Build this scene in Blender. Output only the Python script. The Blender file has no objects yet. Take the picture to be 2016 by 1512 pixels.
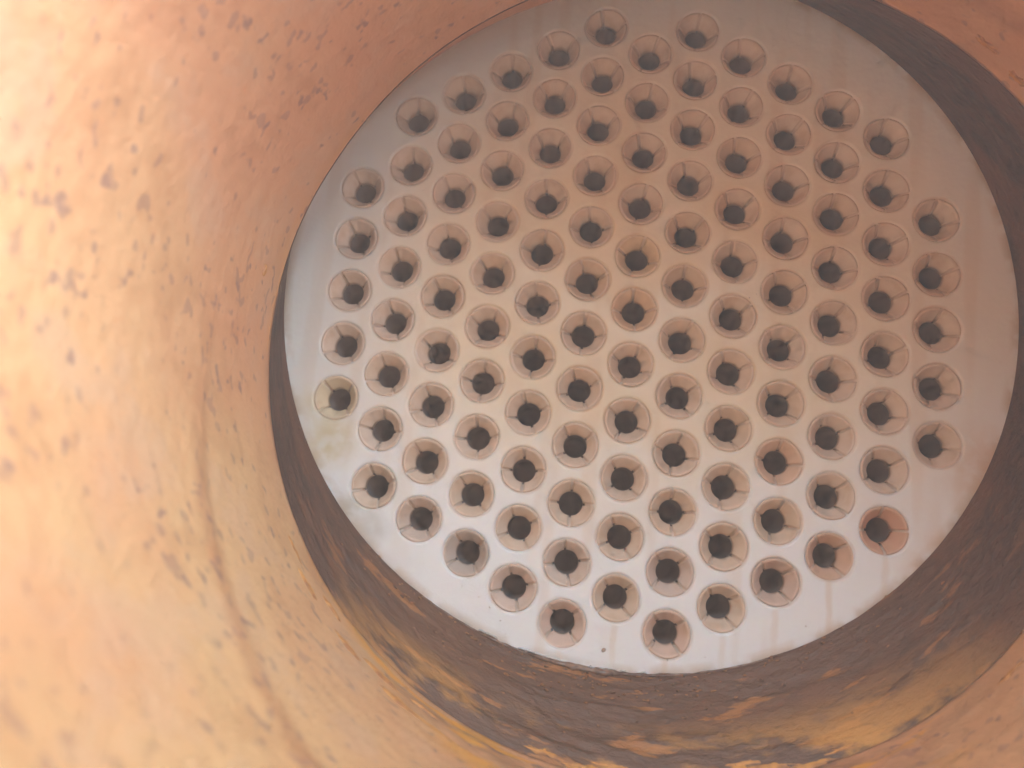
import bpy, bmesh, math, random
from mathutils import Vector, Matrix, noise
from mathutils.geometry import delaunay_2d_cdt
random.seed(7)
scene = bpy.context.scene
COL = scene.collection
PI = math.pi
p = 0.031                                  # hole pitch of the tube sheet, metres

# ------------------------------------------------------------------ camera
# sheet coordinates: x right, y up, z out of the sheet towards the viewer -> world by a 90 degree turn about X
TURN = Matrix.Rotation(PI/2, 4, 'X')
Rcv = ((0.99393901, 0.08751805, -0.0665269), (0.07527966, -0.98286159, -0.16827381), (-0.08011373, 0.16224578, -0.9834928))
Ccv = Vector((-0.99188571, -3.672178, 13.08131766)) * p
cam = bpy.data.cameras.new('camera'); cam_o = bpy.data.objects.new('camera', cam); COL.objects.link(cam_o)
rx = Vector(Rcv[0]); uy = -Vector(Rcv[1]); bz = -Vector(Rcv[2])
m = Matrix(((rx.x, uy.x, bz.x, Ccv.x), (rx.y, uy.y, bz.y, Ccv.y), (rx.z, uy.z, bz.z, Ccv.z), (0, 0, 0, 1)))
cam_o.matrix_world = TURN @ m
cam.sensor_width = 5.64; cam.lens = 5.64*1480/2016
cam.clip_start = 0.005; cam.clip_end = 50
cam.dof.use_dof = True; cam.dof.focus_distance = 0.395; cam.dof.aperture_fstop = 0.8
scene.camera = cam_o

# ------------------------------------------------------------------ world and light
w = bpy.data.worlds.new('World'); scene.world = w; w.use_nodes = True
bg = w.node_tree.nodes['Background']; bg.inputs[0].default_value = (0.86, 0.96, 1.03, 1); bg.inputs[1].default_value = 0.38

def area(name, loc, target, size, power, color, spread=180):
    l = bpy.data.lights.new(name, 'AREA'); l.shape = 'DISK'; l.size = size; l.energy = power; l.color = color; l.spread = math.radians(spread)
    o = bpy.data.objects.new(name, l); COL.objects.link(o)
    a = TURN @ Vector(loc); b = TURN @ Vector(target)
    o.location = a; o.rotation_euler = (b-a).to_track_quat('-Z', 'Y').to_euler()
    return o
area('daylight_opening', (0.12, 0.40, 0.80), (-0.04, -0.14, 0.05), 0.28, 10.0, (0.63, 0.85, 1.0))
area('wall_fill', (0.27, 0.17, 0.53), (-0.165, 0.12, 0.26), 0.20, 1.9, (0.80, 0.89, 1.0), 75)  # added fill lamp outside the mouth, narrowed to brighten the left wall
area('flare_fill', (-0.055, 0.105, 0.45), (-0.20, 0.05, 0.355), 0.07, 0.55, (0.80, 0.92, 1.0), 82)  # added lamp whitening the upper-left wall, standing in for lens flare

scene.view_settings.view_transform = 'Standard'; scene.view_settings.look = 'None'
scene.view_settings.exposure = -0.1; scene.view_settings.gamma = 1.0
scene.view_settings.use_curve_mapping = False
scene.render.engine = 'CYCLES'
scene.cycles.volume_bounces = 1; scene.cycles.max_bounces = 8; scene.cycles.diffuse_bounces = 5; scene.cycles.glossy_bounces = 2
scene.cycles.use_adaptive_sampling = True; scene.cycles.adaptive_threshold = 0.07; scene.cycles.adaptive_min_samples = 10

# ------------------------------------------------------------------ helpers
def new_obj(name, mesh, parent=None, mats=()):
    o = bpy.data.objects.new(name, mesh); COL.objects.link(o)
    if parent: o.parent = parent
    for mt in mats:
        if mt.name not in mesh.materials: mesh.materials.append(mt)
    return o
def empty(name, label, cat):
    o = bpy.data.objects.new(name, None); COL.objects.link(o); o.empty_display_size = 0.02
    o.rotation_euler = (PI/2, 0, 0); o['label'] = label; o['category'] = cat
    return o
def mesh_from(name, V, F, smooth=True):
    me = bpy.data.meshes.new(name); me.from_pydata(V, [], F); me.update()
    if smooth: me.polygons.foreach_set('use_smooth', [True]*len(me.polygons))
    return me
def fbm(v, o=4): return noise.fractal(v, 1.0, 2.0, o)

class NT:
    def __init__(s, name):
        s.m = bpy.data.materials.new(name); s.m.use_nodes = True; s.t = s.m.node_tree; s.t.nodes.clear()
        s.out = s.n('ShaderNodeOutputMaterial'); s.b = s.n('ShaderNodeBsdfPrincipled'); s.l(s.b.outputs[0], s.out.inputs[0])
    def n(s, ty, **k):
        a = s.t.nodes.new(ty)
        for q, v in k.items(): setattr(a, q, v)
        return a
    def l(s, a, b): s.t.links.new(a, b)
    def put(s, sock, v):
        if hasattr(v, 'type') and hasattr(v, 'is_linked'): s.l(v, sock)
        else: sock.default_value = v
    def coord(s, kind='Object'): return s.n('ShaderNodeTexCoord').outputs[kind]
    def uv(s): return s.n('ShaderNodeTexCoord').outputs['UV']
    def map(s, vec, scale=(1,1,1), loc=(0,0,0)):
        a = s.n('ShaderNodeMapping'); s.l(vec, a.inputs[0]); a.inputs['Scale'].default_value = scale; a.inputs['Location'].default_value = loc
        return a.outputs[0]
    def noise(s, vec, scale, detail=4, rough=.55, dist=0, dim='3D'):
        a = s.n('ShaderNodeTexNoise', noise_dimensions=dim); s.l(vec, a.inputs['Vector']); a.inputs['Scale'].default_value = scale
        a.inputs['Detail'].default_value = detail; a.inputs['Roughness'].default_value = rough; a.inputs['Distortion'].default_value = dist
        return a.outputs[0]
    def ramp(s, v, a, b, lo=0., hi=1.):
        r = s.n('ShaderNodeMapRange'); r.interpolation_type = 'SMOOTHSTEP'; s.put(r.inputs[0], v)
        r.inputs[1].default_value = a; r.inputs[2].default_value = b; r.inputs[3].default_value = lo; r.inputs[4].default_value = hi
        return r.outputs[0]
    def math(s, op, a, b=0.):
        r = s.n('ShaderNodeMath', operation=op); s.put(r.inputs[0], a); s.put(r.inputs[1], b); return r.outputs[0]
    def mix(s, f, a, b, mode='MIX'):
        r = s.n('ShaderNodeMix', data_type='RGBA', blend_type=mode); s.put(r.inputs[0], f)
        s.put(r.inputs[6], a if not isinstance(a, tuple) else (*a, 1)); s.put(r.inputs[7], b if not isinstance(b, tuple) else (*b, 1))
        return r.outputs[2]
    def attr(s, name): return s.n('ShaderNodeAttribute', attribute_name=name).outputs['Fac']
    def bump(s, h, dist, strength=1.):
        b = s.n('ShaderNodeBump'); b.inputs['Strength'].default_value = strength; b.inputs['Distance'].default_value = dist
        s.l(h, b.inputs['Height']); s.l(b.outputs[0], s.b.inputs['Normal'])
    def set(s, **k):
        for q, v in k.items():
            sk = s.b.inputs[q.replace('_', ' ')]
            s.put(sk, (*v, 1) if isinstance(v, tuple) and len(v) == 3 and sk.type == 'RGBA' else v)
    def sub(s, w_, sc):
        s.b.inputs['Subsurface Weight'].default_value = w_; s.b.inputs['Subsurface Radius'].default_value = (1, .75, .55)
        s.b.inputs['Subsurface Scale'].default_value = sc

# ------------------------------------------------------------------ materials
def mat_plate():
    t = NT('white_plastic'); co = t.coord()
    dc = t.n('ShaderNodeVectorMath', operation='DISTANCE'); t.l(co, dc.inputs[0]); dc.inputs[1].default_value = (.3*p, .6*p, 0)
    n1 = t.noise(co, 48, 3, dim='2D')
    s0 = t.n('ShaderNodeSeparateXYZ'); t.l(co, s0.inputs[0])
    yel = t.mix(t.ramp(t.math('ADD', s0.outputs[1], t.math('MULTIPLY', n1, .05)), -4.6*p+.025, -1.2*p+.025), (0.77, 0.79, 0.80), t.mix(t.ramp(dc.outputs['Value'], 6.2*p, 3.2*p), (0.72, 0.71, 0.67), (0.74, 0.67, 0.54)))
    big = t.math('MULTIPLY', t.ramp(t.noise(co, 14, 1, dim='2D'), .34, .62), t.ramp(dc.outputs['Value'], 5.8*p, .5*p))
    c = t.mix(t.math('MULTIPLY', big, .75), yel, (0.70, 0.55, 0.35))
    drip = t.ramp(t.noise(t.map(co, (70, 5, 1)), 1, 1, dim='2D'), .54, .74)
    c = t.mix(t.math('MULTIPLY', drip, .20), c, (0.55, 0.37, 0.22))
    c = t.mix(t.math('MULTIPLY', t.math('MULTIPLY', t.attr('stain'), t.ramp(n1, .3, .62)), .55), c, (0.56, 0.38, 0.25))
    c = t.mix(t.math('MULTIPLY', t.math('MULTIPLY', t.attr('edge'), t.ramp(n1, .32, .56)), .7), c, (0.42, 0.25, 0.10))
    c = t.mix(t.attr('slit_shade'), c, (0.63, 0.505, 0.405))  # slit backing coloured browner in place of depth shading
    # yellow patch and grey-green smear at the lower left margin
    n2 = t.ramp(t.noise(co, 100, 3, dim='2D'), .25, .62)
    for (x, y, r, col, k) in ((-5.2, -2.75, .55, (.56,.45,.20), .75), (-5.5, -2.1, .4, (.60,.50,.27), .6), (-4.6, -3.95, .45, (.40,.37,.28), .6), (-4.2, -4.25, .3, (.40,.38,.33), .5), (6.1, -2.4, .9, (.56,.34,.19), .6), (5.2, -4.1, .7, (.58,.38,.23), .5)):
        d = t.n('ShaderNodeVectorMath', operation='DISTANCE'); t.l(co, d.inputs[0]); d.inputs[1].default_value = (x*p, y*p, 0)
        c = t.mix(t.math('MULTIPLY', t.math('MULTIPLY', t.ramp(d.outputs['Value'], r*p*1.3, r*p*.1), t.math('ADD', t.math('MULTIPLY', n2, .6), .4)), k), c, col)
    sx = t.n('ShaderNodeSeparateXYZ'); t.l(co, sx.inputs[0])
    for (x, y, L, k) in ((3.46, -4.35, 1.2, .40), (2.6, -4.9, 1.0, .30), (.87, -5.8, .6, .35), (0., -5.4, .8, .35), (1.75, -5.4, .8, .25), (4.35, -3.9, 1.1, .3), (-.87, -5.85, .5, .2)):
        gx = t.ramp(t.math('ABSOLUTE', t.math('SUBTRACT', t.math('ADD', sx.outputs[0], t.math('MULTIPLY', n1, .003)), x*p+.0015)), .09*p, .01*p)
        gy = t.math('MULTIPLY', t.ramp(sx.outputs[1], y*p+.1*p, y*p-.1*p), t.ramp(sx.outputs[1], (y-L)*p-.2*p, (y-L*.3)*p))
        c = t.mix(t.math('MULTIPLY', t.math('MULTIPLY', gx, gy), k*.8), c, (0.58, 0.38, 0.20))
    t.set(Base_Color=c, Roughness=.42); t.sub(.55, .006)
    t.bump(t.noise(co, 220, 1), .0004, .4)
    return t.m
def mat_petal():
    t = NT('stained_ivory_plastic'); co = t.coord()
    oi = t.n('ShaderNodeObjectInfo').outputs['Random']
    co2 = t.n('ShaderNodeVectorMath', operation='ADD'); t.l(co, co2.inputs[0])
    cb = t.n('ShaderNodeCombineXYZ'); t.l(t.math('MULTIPLY', oi, 3.), cb.inputs[0]); t.l(t.math('MULTIPLY', oi, 7.), cb.inputs[1]); t.l(cb.outputs[0], co2.inputs[1])
    v = co2.outputs[0]
    oc = t.n('ShaderNodeObjectInfo').outputs['Color']
    c = t.mix(t.math('MULTIPLY', t.ramp(t.noise(v, 110, 3), .46, .74), .45), oc, (0.50, 0.34, 0.20))
    c = t.mix(t.math('MULTIPLY', t.attr('rim_shade'), .42), c, (0.44, 0.30, 0.21))  # flange darkened in colour: shading towards the hole edge, painted in
    t.set(Base_Color=c, Roughness=.42)
    return t.m
def mat_simple(name, c0, c1, sc, rough, bump=.0005):
    t = NT(name); co = t.coord(); n_ = t.noise(co, sc, 2)
    t.set(Base_Color=t.mix(t.ramp(n_, .35, .65), c0, c1), Roughness=rough); t.bump(n_, bump, .7)
    return t.m
def mat_wall():
    t = NT('rusty_primer'); co = t.coord(); uv = t.uv()
    c = t.mix(t.ramp(t.noise(co, 7, 2, .6), .36, .64), (0.64, 0.31, 0.165), (0.63, 0.345, 0.175))
    c = t.mix(t.attr('tan'), c, (0.65, 0.405, 0.20))
    mid = t.noise(co, 24, 3, .62)
    c = t.mix(t.math('MULTIPLY', t.ramp(mid, .5, .36), .3), c, (0.58, 0.40, 0.28))
    c = t.mix(t.math('MULTIPLY', t.ramp(mid, .54, .66), .22), c, (0.40, 0.16, 0.06))
    # rust creeping up from the joint, shaped by noise
    n3 = t.noise(t.map(uv, (14, 44, 1)), 1, 4, .62, dim='2D')
    rs = t.attr('rust')
    c = t.mix(t.math('MULTIPLY', t.math('MULTIPLY', rs, t.ramp(n3, .62, .30)), .8), c, (0.150, 0.070, 0.038))
    gold = t.math('MULTIPLY', t.ramp(rs, .1, .5), t.ramp(t.noise(t.map(uv, (13, 60, 1), (3.3, 1.7, 0)), 1, 4, .62, dim='2D'), .52, .64))
    c = t.mix(gold, c, (0.72, 0.34, 0.06))
    c = t.mix(t.math('MULTIPLY', t.attr('seam'), .55), c, (0.40, 0.175, 0.08))
    # chipped pits, drawn out round the circumference
    pv = t.map(uv, (88, 124, 1))
    add = t.n('ShaderNodeVectorMath', operation='ADD'); t.l(pv, add.inputs[0])
    cb = t.n('ShaderNodeCombineXYZ'); t.l(t.math('MULTIPLY', mid, 1.2), cb.inputs[0]); t.l(t.math('MULTIPLY', n3, 1.2), cb.inputs[1]); t.l(cb.outputs[0], add.inputs[1])
    clus = t.ramp(t.noise(co, 12, 1), .38, .66, -.03, .085)
    pit = t.ramp(t.math('ADD', t.noise(add.outputs[0], 1.0, 2, .55, dim='2D'), clus), .705, .815)
    pit2 = t.ramp(t.math('ADD', t.noise(t.map(uv, (110, 150, 1), (2, 9, 0)), 1, 1, .55, dim='2D'), clus), .70, .78)
    pits = t.math('MAXIMUM', pit, t.math('MULTIPLY', pit2, .6))
    c = t.mix(t.math('MULTIPLY', pits, .6), c, (0.20, 0.125, 0.125))
    t.set(Base_Color=c, Roughness=.58, Specular_IOR_Level=.3)
    t.bump(t.noise(co, 130, 2, .65), .0010, .8)
    return t.m
def mat_collar():
    t = NT('dark_rust_scale'); uv = t.uv()
    a = t.noise(t.map(uv, (75, 250, 1)), 1, 5, .65, dim='2D')
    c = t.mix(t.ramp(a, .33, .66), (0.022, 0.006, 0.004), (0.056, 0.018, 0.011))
    b2 = t.noise(t.map(uv, (9, 40, 1), (5, 2, 0)), 1, 3, dim='2D')
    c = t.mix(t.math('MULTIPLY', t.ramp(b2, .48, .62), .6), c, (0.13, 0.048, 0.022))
    lo = t.attr('low')
    c = t.mix(t.math('MULTIPLY', lo, .5), c, (0.20, 0.105, 0.062))
    g = t.math('MULTIPLY', lo, t.ramp(t.noise(t.map(uv, (22, 150, 1), (1.3, 7, 0)), 1, 4, .6, dim='2D'), .59, .67))
    c = t.mix(t.math('MULTIPLY', g, .65), c, (0.48, 0.19, 0.05))
    c = t.mix(t.math('MULTIPLY', t.math('MULTIPLY', lo, t.ramp(a, .42, .26)), .15), c, (0.24, 0.19, 0.17))
    br = t.math('MULTIPLY', t.attr('brink_lit'), t.ramp(t.math('ADD', b2, t.math('MULTIPLY', a, .5)), .62, .85))
    c = t.mix(br, c, (0.60, 0.29, 0.07))  # golden rust along the lower brink, brightened in colour as if lit
    t.set(Base_Color=c, Roughness=t.ramp(t.math('MULTIPLY', lo, t.ramp(b2, .55, .42)), 0, 1, .66, .42), Specular_IOR_Level=.4)
    t.bump(a, .0024, .7)
    return t.m
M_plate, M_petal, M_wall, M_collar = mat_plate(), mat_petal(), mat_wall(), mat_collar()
M_bore = mat_simple('dark_tube_bore', (0.19, 0.17, 0.165), (0.23, 0.20, 0.195), 90, .6)
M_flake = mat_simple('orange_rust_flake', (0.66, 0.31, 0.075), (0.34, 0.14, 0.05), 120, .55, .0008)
M_crust = mat_simple('wet_brown_crust', (0.10, 0.05, 0.035), (0.24, 0.16, 0.12), 160, .06, .0010)

# ------------------------------------------------------------------ collar (dark rusted ring round the sheet)
AC, AR = Vector((0.065, 0.278)), 6.47                       # circle where the ring meets the sheet
BC, BR, BH = Vector((0.6621, -0.7463)), 6.6873, 1.189       # bore of the shell where it meets the ring
def rB(th): return BR + .136*math.cos(2*(th-PI/4))
def ptA(th): return Vector((AC.x+AR*math.cos(th), AC.y+AR*math.sin(th), 0))
def ptB(th): return Vector((BC.x+rB(th)*math.cos(th), BC.y+rB(th)*math.sin(th), BH))
def grid(nu, nv, fn, name, attrs=(), wrap=True, uvfn=None):
    V, A = [], {a: [] for a in attrs}
    for j in range(nv):
        for i in range(nu):
            r = fn(i, j); V.append(r[0]*p)
            for a in attrs: A[a].append(r[1][a])
    F = []
    for j in range(nv-1):
        for i in range(nu if wrap else nu-1):
            k = (i+1) % nu
            F.append((j*nu+i, j*nu+k, (j+1)*nu+k, (j+1)*nu+i))
    me = mesh_from(name, V, F)
    for a in attrs:
        at = me.attributes.new(a, 'FLOAT', 'POINT'); at.data.foreach_set('value', A[a])
    if uvfn:
        u = me.uv_layers.new(name='UVMap'); n = 0; dat = [0.]*(len(me.loops)*2)
        for f_, (j, i) in enumerate((j, i) for j in range(nv-1) for i in range(nu if wrap else nu-1)):
            for (ii, jj) in ((i, j), (i+1, j), (i+1, j+1), (i, j+1)):
                x, y = uvfn(ii, jj); dat[n] = x; dat[n+1] = y; n += 2
        u.data.foreach_set('uv', dat)
    return me
NU, NV = 840, 46
TH0 = PI/2                                                   # texture seam at the top, out of view
def lowness(th): return max(0., min(1., (-math.sin(th)-.40)/.5))
def collar_fn(i, j):
    th = TH0+2*PI*i/NU; s = j/(NV-1)
    a, b = ptA(th), ptB(th); q = a.lerp(b, s)
    nrm = Vector((-math.cos(th), -math.sin(th), .5)).normalized()
    lw = lowness(th)
    x = th*6.5
    d = .035*fbm(Vector((math.cos(th)*7, math.sin(th)*7, s*9)), 5)
    # layered scale: terraces drawn out round the ring
    t1 = fbm(Vector((math.cos(th)*5, math.sin(th)*5, s*5+3)), 3)
    d += lw*.06*(math.floor(t1*5+s*4)/5 - t1*.6)
    d += lw*.03*abs(fbm(Vector((math.cos(th)*22, math.sin(th)*22, s*22+8)), 3))
    bulge = -.10*math.sin(PI*s)*lw
    k = (min(1, s*6)*.85+.15)*(1-.95*max(0., s-.85)/.15)
    q = q + nrm*(d*k*(.35+.65*lw) + bulge*.3)
    q = q + Vector((math.cos(th), math.sin(th), 0))*(.03*fbm(Vector((math.cos(th)*6, math.sin(th)*6, BH))*.35, 3)*s)
    ls = max(0., min(1., (-math.sin(th)-.62)/.3))
    return q, {'low': lw, 'brink_lit': ls*max(0., min(1., (s-.45)/.5))}
collar = empty('rusted_collar', 'dark brown scaly rusted collar ring between the white tube sheet and the orange shell', 'collar')
me = grid(NU, NV, collar_fn, 'collar_ring', ('low', 'brink_lit'), True, lambda i, j: ((2*PI*i/NU)*6.6*p, j/(NV-1)*1.4*p))
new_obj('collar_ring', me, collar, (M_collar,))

# crust along the lower joint: lumpy wet bead
def crust_fn(i, j):
    n = 160; th = math.radians(232)+math.radians(66)*i/n
    a = ptA(th); e = math.sin(PI*i/n)**.5
    wv = max(.0, .055+.07*fbm(Vector((th*14, 2, 5)), 4)+.02*fbm(Vector((th*50, 7, 1)), 3))*e*(.5+1.1*math.exp(-((math.degrees(th)-266)/9)**2))+.006
    ph = 2*PI*j/10; 
    r = Vector((math.cos(th), math.sin(th), 0))
    lump = 1+.35*fbm(Vector((th*60, math.cos(ph)*2, math.sin(ph)*2)), 2)
    return a - r*(wv*.5*math.cos(ph)*lump) + Vector((0, 0, wv*.7*math.sin(ph)*lump+.01)), {}
me = grid(161, 11, lambda i, j: crust_fn(i, j), 'joint_crust', (), False)
new_obj('joint_crust', me, collar, (M_crust,))


# rust grit gathered along the lower joint, and wet beads lying in it
GR = random.Random(21)
def blob(V, F, c, ax, rx_, ry_, rz_, jit):
    b0 = len(V); n, m_ = 7, 4
    for j in range(m_+1):
        ph = PI*j/m_
        for k in range(n):
            a = 2*PI*k/n; w_ = 1+jit*GR.uniform(-1, 1)
            V.append(c + ax[0]*(rx_*w_*math.sin(ph)*math.cos(a)) + ax[1]*(ry_*w_*math.sin(ph)*math.sin(a)) + ax[2]*(rz_*w_*math.cos(ph)))
    for j in range(m_):
        for k in range(n): F.append((b0+j*n+k, b0+(j+1)*n+k, b0+(j+1)*n+(k+1) % n, b0+j*n+(k+1) % n))
V, F = [], []
for k in range(260):
    dg = GR.gauss(268, 22); th = math.radians(dg); s_ = abs(GR.gauss(0, .22))
    if s_ > .95: continue
    q = (ptA(th).lerp(ptB(th), s_) + Vector((-math.cos(th), -math.sin(th), .4))*.012)*p
    ax = (Vector((-math.sin(th), math.cos(th), 0)), Vector((math.cos(th), math.sin(th), 0)), Vector((0, 0, 1)))
    r = GR.uniform(.008, .026)*p
    blob(V, F, q, ax, r*GR.uniform(1, 2.4), r*.8, r, .35)
o = new_obj('rust_grit', mesh_from('rust_grit', V, F, False), collar, (mat_simple('rust_grit', (0.07, 0.035, 0.02), (0.32, 0.14, 0.05), 300, .5),)); o['kind'] = 'stuff'
tw = NT('water'); tw.set(Base_Color=(.9, .92, .94), Roughness=.03, IOR=1.33); tw.b.inputs['Transmission Weight'].default_value = 1.0
for dg, L in ((249.5,.05),(251,.09),(256,.06),(257.2,.05),(258.5,.16),(260.3,.12),(262,.07),(266.5,.06),(268.2,.10),(271,.05),(274,.04)):
    V, F = [], []; th = math.radians(dg)
    ax = (Vector((-math.sin(th), math.cos(th), 0)), Vector((math.cos(th), math.sin(th), 0)), Vector((0, 0, 1)))
    for k in range(4): blob(V, F, (ptA(th)+ax[0]*(L*(k/3*2-1)*.8)+Vector((-math.cos(th), -math.sin(th), .6))*(.03+.015*GR.random()))*p, ax, L*.5*p, .024*p*GR.uniform(.7, 1.2), .03*p, .15)
    new_obj('water_bead', mesh_from('water_bead', V, F), collar, (tw.m,))

# ------------------------------------------------------------------ shell (orange primed cylinder, open towards the viewer)
shell = empty('vessel_shell', 'orange brown pitted and spotted cylindrical vessel wall surrounding the white tube sheet', 'vessel')
ZM = 14.2
zs = [BH-.02, BH+.03] + [BH+.03+(ZM-BH-.03)*(k/190)**1.15 for k in range(1, 191)]
NS = 640
# seam wandering round the wall: a low flat bead, brown with rust (height above the sheet by angle)
ZS = [(100,1.9),(128,1.75),(148,1.85),(169,2.4),(181,3.05),(190,3.49),(203,3.95),(215,4.31),(226,4.87),(235,5.39),(250,6.0),(270,6.5),(290,6.4),(320,5.2),(345,3.9),(375,2.9),(410,2.2),(460,1.9)]
def zseam(deg):
    for (a, za), (b, zb) in zip(ZS, ZS[1:]):
        if a <= deg <= b:
            f = (deg-a)/(b-a); return za+(zb-za)*f
def smooth_seam(deg):
    s = 0
    for k in range(-4, 5): s += zseam(100+((deg-100+k*3) % 360))
    return s/9
ZSEAM = [smooth_seam(math.degrees(TH0+2*PI*i/NS)) for i in range(NS)]
def shell_fn(i, j):
    th = TH0+2*PI*i/NS; z = zs[j]
    r = rB(th) + (.03 if j == 0 else 0)
    c = BC
    x = Vector((math.cos(th)*6, math.sin(th)*6, z))
    lw = lowness(th)
    edge = math.exp(-(z-BH)/1.1)
    ls = max(0., min(1., (-math.sin(th)-.70)/.28))
    r += .03*fbm(x*.35, 3) + (1-math.exp(-max(0, z-BH)/.25))*(ls*edge*.07*fbm(x*2.2, 5) - .008*fbm(x*5, 3))
    zz = z
    rust = max(0, min(1, ls*1.2*math.exp(-(z-BH)/1.3) + .35*math.exp(-(z-BH)/.3)))
    dg = math.degrees(th) % 360; zz0 = ZSEAM[i]
    fade = max(0., min(1., (((dg-100) % 360)-78)/26))
    wd = .20*(1+.2*fbm(Vector((math.cos(th)*14, math.sin(th)*14, 1)), 3))
    sm_ = fade*math.exp(-abs((z-zz0+.02*fbm(x*1.6, 3))/wd)**3)
    r -= .022*sm_*(1+.8*fbm(x*4, 3))
    seam = sm_*max(0, min(1, .9+.25*fbm(x*1.3, 3)))
    tan = max(0, min(1, math.exp(-((math.degrees(th)%360-220)/38)**2)*1.1*(.75+.6*fbm(x*.5, 3))))
    return Vector((c.x+r*math.cos(th), c.y+r*math.sin(th), zz)), {'rust': rust, 'tan': tan, 'seam': seam}
me = grid(NS, len(zs), shell_fn, 'shell_wall', ('rust', 'tan', 'seam'), True, lambda i, j: ((2*PI*i/NS)*6.7*p, zs[j]*p))
new_obj('shell_wall', me, shell, (M_wall,))
def outer_fn(i, j):
    th = 2*PI*i/96; prof = ((6.75, ZM), (7.25, ZM), (7.25, -1.6), (6.62, -1.6))[j]
    return Vector((BC.x+prof[0]*math.cos(th), BC.y+prof[0]*math.sin(th), prof[1])), {}
me = grid(96, 4, outer_fn, 'shell_outside', (), True, lambda i, j: (i/96, j*.1)); me.polygons.foreach_set('use_smooth', [False]*len(me.polygons))
at = me.attributes.new('rust', 'FLOAT', 'POINT')
new_obj('shell_outside', me, shell, (M_wall,))

# golden rust flakes peeling along the lower joint and on the wall beside it
def flake_mesh(L, W, H, seed):
    rnd = random.Random(seed); n = 20; V = []; F = []
    out = [(L*math.cos(a)*(1+.40*rnd.uniform(-1, 1)), W*math.sin(a)*(1+.6*rnd.uniform(-1, 1))) for a in (2*PI*k/n for k in range(n))]
    for sc_, h in ((1, 0), (.9, .6*H), (.5, H)):
        for (x, y) in out: V.append((x*sc_, y*sc_, h*(1+.5*rnd.uniform(-1, 1)) if h else -.4*H))
    V.append((0, 0, H*1.05))
    for j in range(2):
        for k in range(n): F.append((j*n+k, j*n+(k+1) % n, (j+1)*n+(k+1) % n, (j+1)*n+k))
    for k in range(n): F.append((2*n+k, 2*n+(k+1) % n, 3*n))
    return mesh_from('rust_flake', V, F)
def put_flake(parent, deg, s, z, L, W, seed):
    th = math.radians(deg)
    if s is not None:
        q = ptA(th).lerp(ptB(th), s); nrm = Vector((-math.cos(th), -math.sin(th), .75)).normalized()
    else:
        q = Vector((BC.x+rB(th)*math.cos(th), BC.y+rB(th)*math.sin(th), z)); nrm = Vector((-math.cos(th), -math.sin(th), 0))
    tx = Vector((-math.sin(th), math.cos(th), 0)); ty = nrm.cross(tx)
    M = Matrix((tx, ty, nrm)).transposed().to_4x4(); M.translation = q*p
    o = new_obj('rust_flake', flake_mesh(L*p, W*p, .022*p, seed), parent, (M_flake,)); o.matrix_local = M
FR = random.Random(11)
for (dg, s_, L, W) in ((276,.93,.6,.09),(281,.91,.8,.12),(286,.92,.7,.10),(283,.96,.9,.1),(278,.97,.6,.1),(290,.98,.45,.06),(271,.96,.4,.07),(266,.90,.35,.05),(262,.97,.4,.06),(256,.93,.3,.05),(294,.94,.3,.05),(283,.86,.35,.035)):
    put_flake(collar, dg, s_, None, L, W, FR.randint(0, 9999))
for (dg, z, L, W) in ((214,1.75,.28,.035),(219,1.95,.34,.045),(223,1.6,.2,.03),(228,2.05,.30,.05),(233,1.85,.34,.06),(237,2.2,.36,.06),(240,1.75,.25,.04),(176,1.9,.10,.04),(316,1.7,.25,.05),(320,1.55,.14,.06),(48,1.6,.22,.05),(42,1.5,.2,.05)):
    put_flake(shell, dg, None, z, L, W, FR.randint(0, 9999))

# ------------------------------------------------------------------ tube sheet
sheet = empty('tube_sheet', 'round white plastic tube sheet with rows of brown stained flared holes', 'tube sheet')
S3 = math.sqrt(3)/2
holes = []
rng = {-5:(3.5,7.5),-4:(2,9),-3:(1.5,9.5),-2:(1,10),-1:(.5,10.5),0:(0,11),1:(.5,10.5),2:(0,11),3:(.5,10.5),4:(1,10),5:(1.5,9.5),6:(2,9),7:(3.5,7.5)}
for i, (a, b) in rng.items():
    v = a
    while v <= b+.01: holes.append((i, v, (i-1)*S3*p, -(v-5.5)*p)); v += 1
NH = 40
prof = [(.460,0,0.),(.436,-.001,.4),(.424,-.005,.8),(.412,-.012,1.),(.405,-.019,1.),(.400,-.028,.9),(.374,-.030,2.),(.356,-.037,2.),(.312,-.099,2.),(.267,-.166,2.),(.247,-.212,2.),(.244,-.24,2.),(.244,-.36,2.)]
V2, E2 = [], []
ring0 = []
for (_, _, x, y) in holes:
    s = len(V2)
    for k in range(NH): a = 2*PI*k/NH; V2.append(Vector((x+prof[0][0]*p*math.cos(a), y+prof[0][0]*p*math.sin(a))))
    E2 += [(s+k, s+(k+1) % NH) for k in range(NH)]; ring0.append(s)
RP = 6.60
NO = 200
rings_out = [RP, 6.45, 6.30]
for ri, rr in enumerate(rings_out):
    s = len(V2)
    for k in range(NO):
        a = 2*PI*k/NO
        q = Vector((AC.x+rr*math.cos(a), AC.y+rr*math.sin(a)))*p
        if ri and any((q.x-h[2])**2+(q.y-h[3])**2 < (.48*p)**2 for h in holes): continue
        V2.append(q)
    if ri == 0: E2 += [(s+k, s+(k+1) % NO) for k in range(NO)]
r_ = delaunay_2d_cdt(V2, E2, [], 0, 1e-7)
V = [Vector((q.x, q.y, 0)) for q in r_[0]]
orig = r_[3]
old2new = {}
for n_, lst in enumerate(orig):
    for o_ in lst: old2new[o_] = n_
import bisect
cell = {}
for (_, _, x, y) in holes: cell.setdefault((round(x/p), round(y/p)), []).append((x, y))
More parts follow.
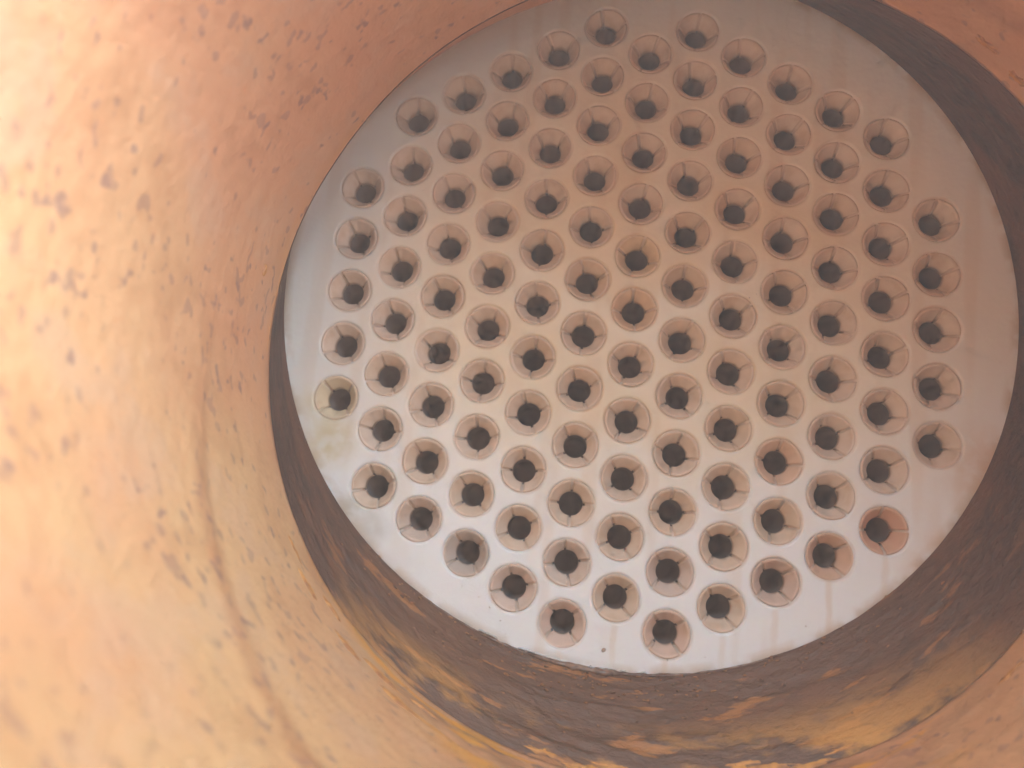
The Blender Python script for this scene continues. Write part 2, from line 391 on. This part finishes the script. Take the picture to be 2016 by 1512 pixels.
def in_hole(c):
    gx, gy = round(c.x/p), round(c.y/p)
    for dx in (-1, 0, 1):
        for dy in (-1, 0, 1):
            for (x, y) in cell.get((gx+dx, gy+dy), ()):
                if (c.x-x)**2+(c.y-y)**2 < (.457*p)**2: return True
    return False
F = []
for f in r_[2]:
    c = (V[f[0]]+V[f[1]]+V[f[2]])/3
    if (c.x-AC.x*p)**2+(c.y-AC.y*p)**2 > (RP*p)**2 or in_hole(c): continue
    a, b, d = (V[k] for k in f)
    F.append(tuple(f) if (b-a).cross(d-a).z > 0 else tuple(reversed(f)))
nflat = len(F)
stain = [0.]*len(V); slit_shade = [0.]*len(V)
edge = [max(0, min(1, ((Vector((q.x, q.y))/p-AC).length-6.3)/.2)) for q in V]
for h, s in zip(holes, ring0):
    prev = [old2new[s+k] for k in range(NH)]
    amt = .35+.65*random.random()
    for (r, z, st) in prof[1:]:
        cur = []
        for k in range(NH):
            a = 2*PI*k/NH; V.append(Vector((h[2]+r*p*math.cos(a), h[3]+r*p*math.sin(a), z*p))); cur.append(len(V)-1); stain.append(st*amt if st < 2 else 1.); slit_shade.append(1. if st == 2 else 0.); edge.append(0)
        for k in range(NH):
            F.append((prev[k], prev[(k+1) % NH], cur[(k+1) % NH], cur[k]))
        prev = cur
me = mesh_from('plate', V, F)
at = me.attributes.new('stain', 'FLOAT', 'POINT'); at.data.foreach_set('value', stain)
at = me.attributes.new('slit_shade', 'FLOAT', 'POINT'); at.data.foreach_set('value', slit_shade)
at = me.attributes.new('edge', 'FLOAT', 'POINT'); at.data.foreach_set('value', edge)
sm = [False]*nflat+[True]*(len(F)-nflat); me.polygons.foreach_set('use_smooth', sm)
new_obj('plate', me, sheet, (M_plate,))


# grime specks and blisters scattered over the plate
SR = random.Random(5); V, F = [], []
spots = [(-.15,-5.85,.05),(-2.1,-5.35,.022),(-2.3,-5.2,.018),(-1.9,-5.55,.02),(-2.6,-5.05,.02),(.9,-5.9,.014),(3.1,-5.15,.02),(2.0,.35,.018),(2.12,.42,.016),(2.05,.2,.014),(-1.8,-5.75,.014),(1.5,-5.8,.016)]
while len(spots) < 46:
    x, y = SR.uniform(-6.2, 6.2), SR.uniform(-6, 6)
    if (x*x+y*y)**.5 < 6 and not any((x*p-h[2])**2+(y*p-h[3])**2 < (.46*p)**2 for h in holes): spots.append((x, y, SR.uniform(.006, .014)))
for (x, y, r) in spots:
    b0 = len(V); a0 = SR.uniform(0, 6)
    for k in range(8):
        a = a0+2*PI*k/8; rr = r*SR.uniform(.7, 1.2); V.append(((x+rr*math.cos(a))*p, (y+rr*math.sin(a))*p, -.0002))
    V.append((x*p, y*p, r*.45*p))
    F += [(b0+k, b0+(k+1) % 8, b0+8) for k in range(8)]
o = new_obj('grime_speck', mesh_from('grime_speck', V, F), sheet, (mat_simple('grime', (0.22, 0.17, 0.13), (0.40, 0.33, 0.27), 400, .4),)); o['kind'] = 'stuff'

# inserts: four split petals flaring out of a dark tube bore
def petal_mesh():
    inner = [(.400,-.020),(.388,-.013),(.374,-.013),(.360,-.018),(.343,-.036),(.300,-.098),(.255,-.165),(.222,-.215),(.213,-.236),(.210,-.270),(.210,-.345)]
    outer = [(.224,-.345),(.224,-.275),(.226,-.236),(.232,-.213),(.263,-.165),(.308,-.098),(.351,-.037),(.398,-.027)]
    lp = inner+outer; n = len(lp); NA = 12; V, F, rim_shade = [], [], []
    for q in range(NA+1):
        for k, (r, z) in enumerate(lp):
            ha = math.asin(.022/r); a = ha+(PI/2-2*ha)*q/NA
            V.append((r*p*math.cos(a), r*p*math.sin(a), z*p)); rim_shade.append({0: 1., n-1: 1., 1: 1., 2: .8, 3: .5, 4: .2}.get(k, 0.))
    for q in range(NA):
        for k in range(n):
            a, b = q*n+k, q*n+(k+1) % n
            F.append((b, a, a+n, b+n))
    F.append(tuple(range(n))); F.append(tuple(reversed(range(NA*n, NA*n+n))))
    me = mesh_from('petal', V, F)
    me.polygons[-1].use_smooth = False; me.polygons[-2].use_smooth = False
    at = me.attributes.new('rim_shade', 'FLOAT', 'POINT'); at.data.foreach_set('value', rim_shade)
    me.materials.append(M_petal)
    return me
def bore_mesh():
    pr = [(.262,-.357),(.219,-.350),(.2175,-.38),(.2200,-.9),(.2195,-1.55)]; N = 36; V, F = [], []
    for (r, z) in pr:
        for k in range(N): a = 2*PI*k/N; V.append((r*p*math.cos(a), r*p*math.sin(a), z*p))
    for j in range(len(pr)-1):
        for k in range(N): F.append((j*N+k, j*N+(k+1) % N, (j+1)*N+(k+1) % N, (j+1)*N+k))
    F.append(tuple(range((len(pr)-1)*N, len(pr)*N)))
    me = mesh_from('tube_insert', V, F); me.materials.append(M_bore)
    return me
PM, BM = petal_mesh(), bore_mesh()
special = {(-2,10):Vector((.42,.37,.34)), (-3,9.5):Vector((.58,.48,.42)), (6,9):Vector((.62,.33,.22)), (5,9.5):Vector((.60,.38,.27)), (4,10):Vector((.58,.44,.38)), (2,11):Vector((.64,.47,.40)), (2,10):Vector((.56,.47,.43)), (0,10):Vector((.60,.52,.47)), (0,11):Vector((.66,.50,.43)), (-1,10.5):Vector((.64,.52,.46)), (4,8):Vector((.66,.46,.33)), (1,5.5):Vector((.66,.47,.30)), (1,4.5):Vector((.70,.54,.34)), (-5,7.5):Vector((.68,.58,.38))}
known = {(0,9):0, (-1,8.5):2, (2,9):3, (-2,9):42, (0,8):38, (1,8.5):40, (-1,7.5):20, (0,7):25, (0,10):10, (1,9.5):28, (0,11):42, (2,11):40, (1,10.5):40, (2,10):44, (3,10.5):38, (4,10):40}
for (i, v, x, y) in holes:
    ang = math.radians(known.get((i, v), random.uniform(0, 90)))
    b = bpy.data.objects.new('tube_insert', BM); COL.objects.link(b); b.parent = sheet; b.location = (x, y, 0)
    b.rotation_euler = (random.gauss(0, .013), random.gauss(0, .013), ang); b.location.z = -abs(random.gauss(0, .006*p)); sc_ = random.uniform(.975, 1.0); b.scale = (sc_, sc_, 1)
    k = random.random(); w_ = max(0, 1-math.hypot(x-.3*p, y-.6*p)/(5.5*p))
    tint = Vector((.67, .565, .475)).lerp(Vector((.62, .48, .345)), .5*k+.5*w_)
    tint = tint.lerp(special.get((i, v), tint), .75)
    for q in range(4):
        o = bpy.data.objects.new('petal', PM); o.color = (*tint, 1); COL.objects.link(o); o.parent = b; o.rotation_euler = (0, 0, q*PI/2)

# ------------------------------------------------------------------ haze
bm = bmesh.new(); bmesh.ops.create_cube(bm, size=1.0)
me = bpy.data.meshes.new('haze'); bm.to_mesh(me); bm.free()
hz = bpy.data.objects.new('haze', me); COL.objects.link(hz)
hz['kind'] = 'stuff'; hz.scale = (0.52, 0.66, 0.52); hz.location = (0.02, -0.20, -0.02)
mt = bpy.data.materials.new('haze'); mt.use_nodes = True; nt = mt.node_tree; nt.nodes.clear()
out = nt.nodes.new('ShaderNodeOutputMaterial'); pv = nt.nodes.new('ShaderNodeVolumePrincipled')
pv.inputs['Color'].default_value = (.93, .9, .9, 1); pv.inputs['Density'].default_value = 0.34; pv.inputs['Anisotropy'].default_value = 0.2
nt.links.new(pv.outputs[0], out.inputs['Volume']); me.materials.append(mt)
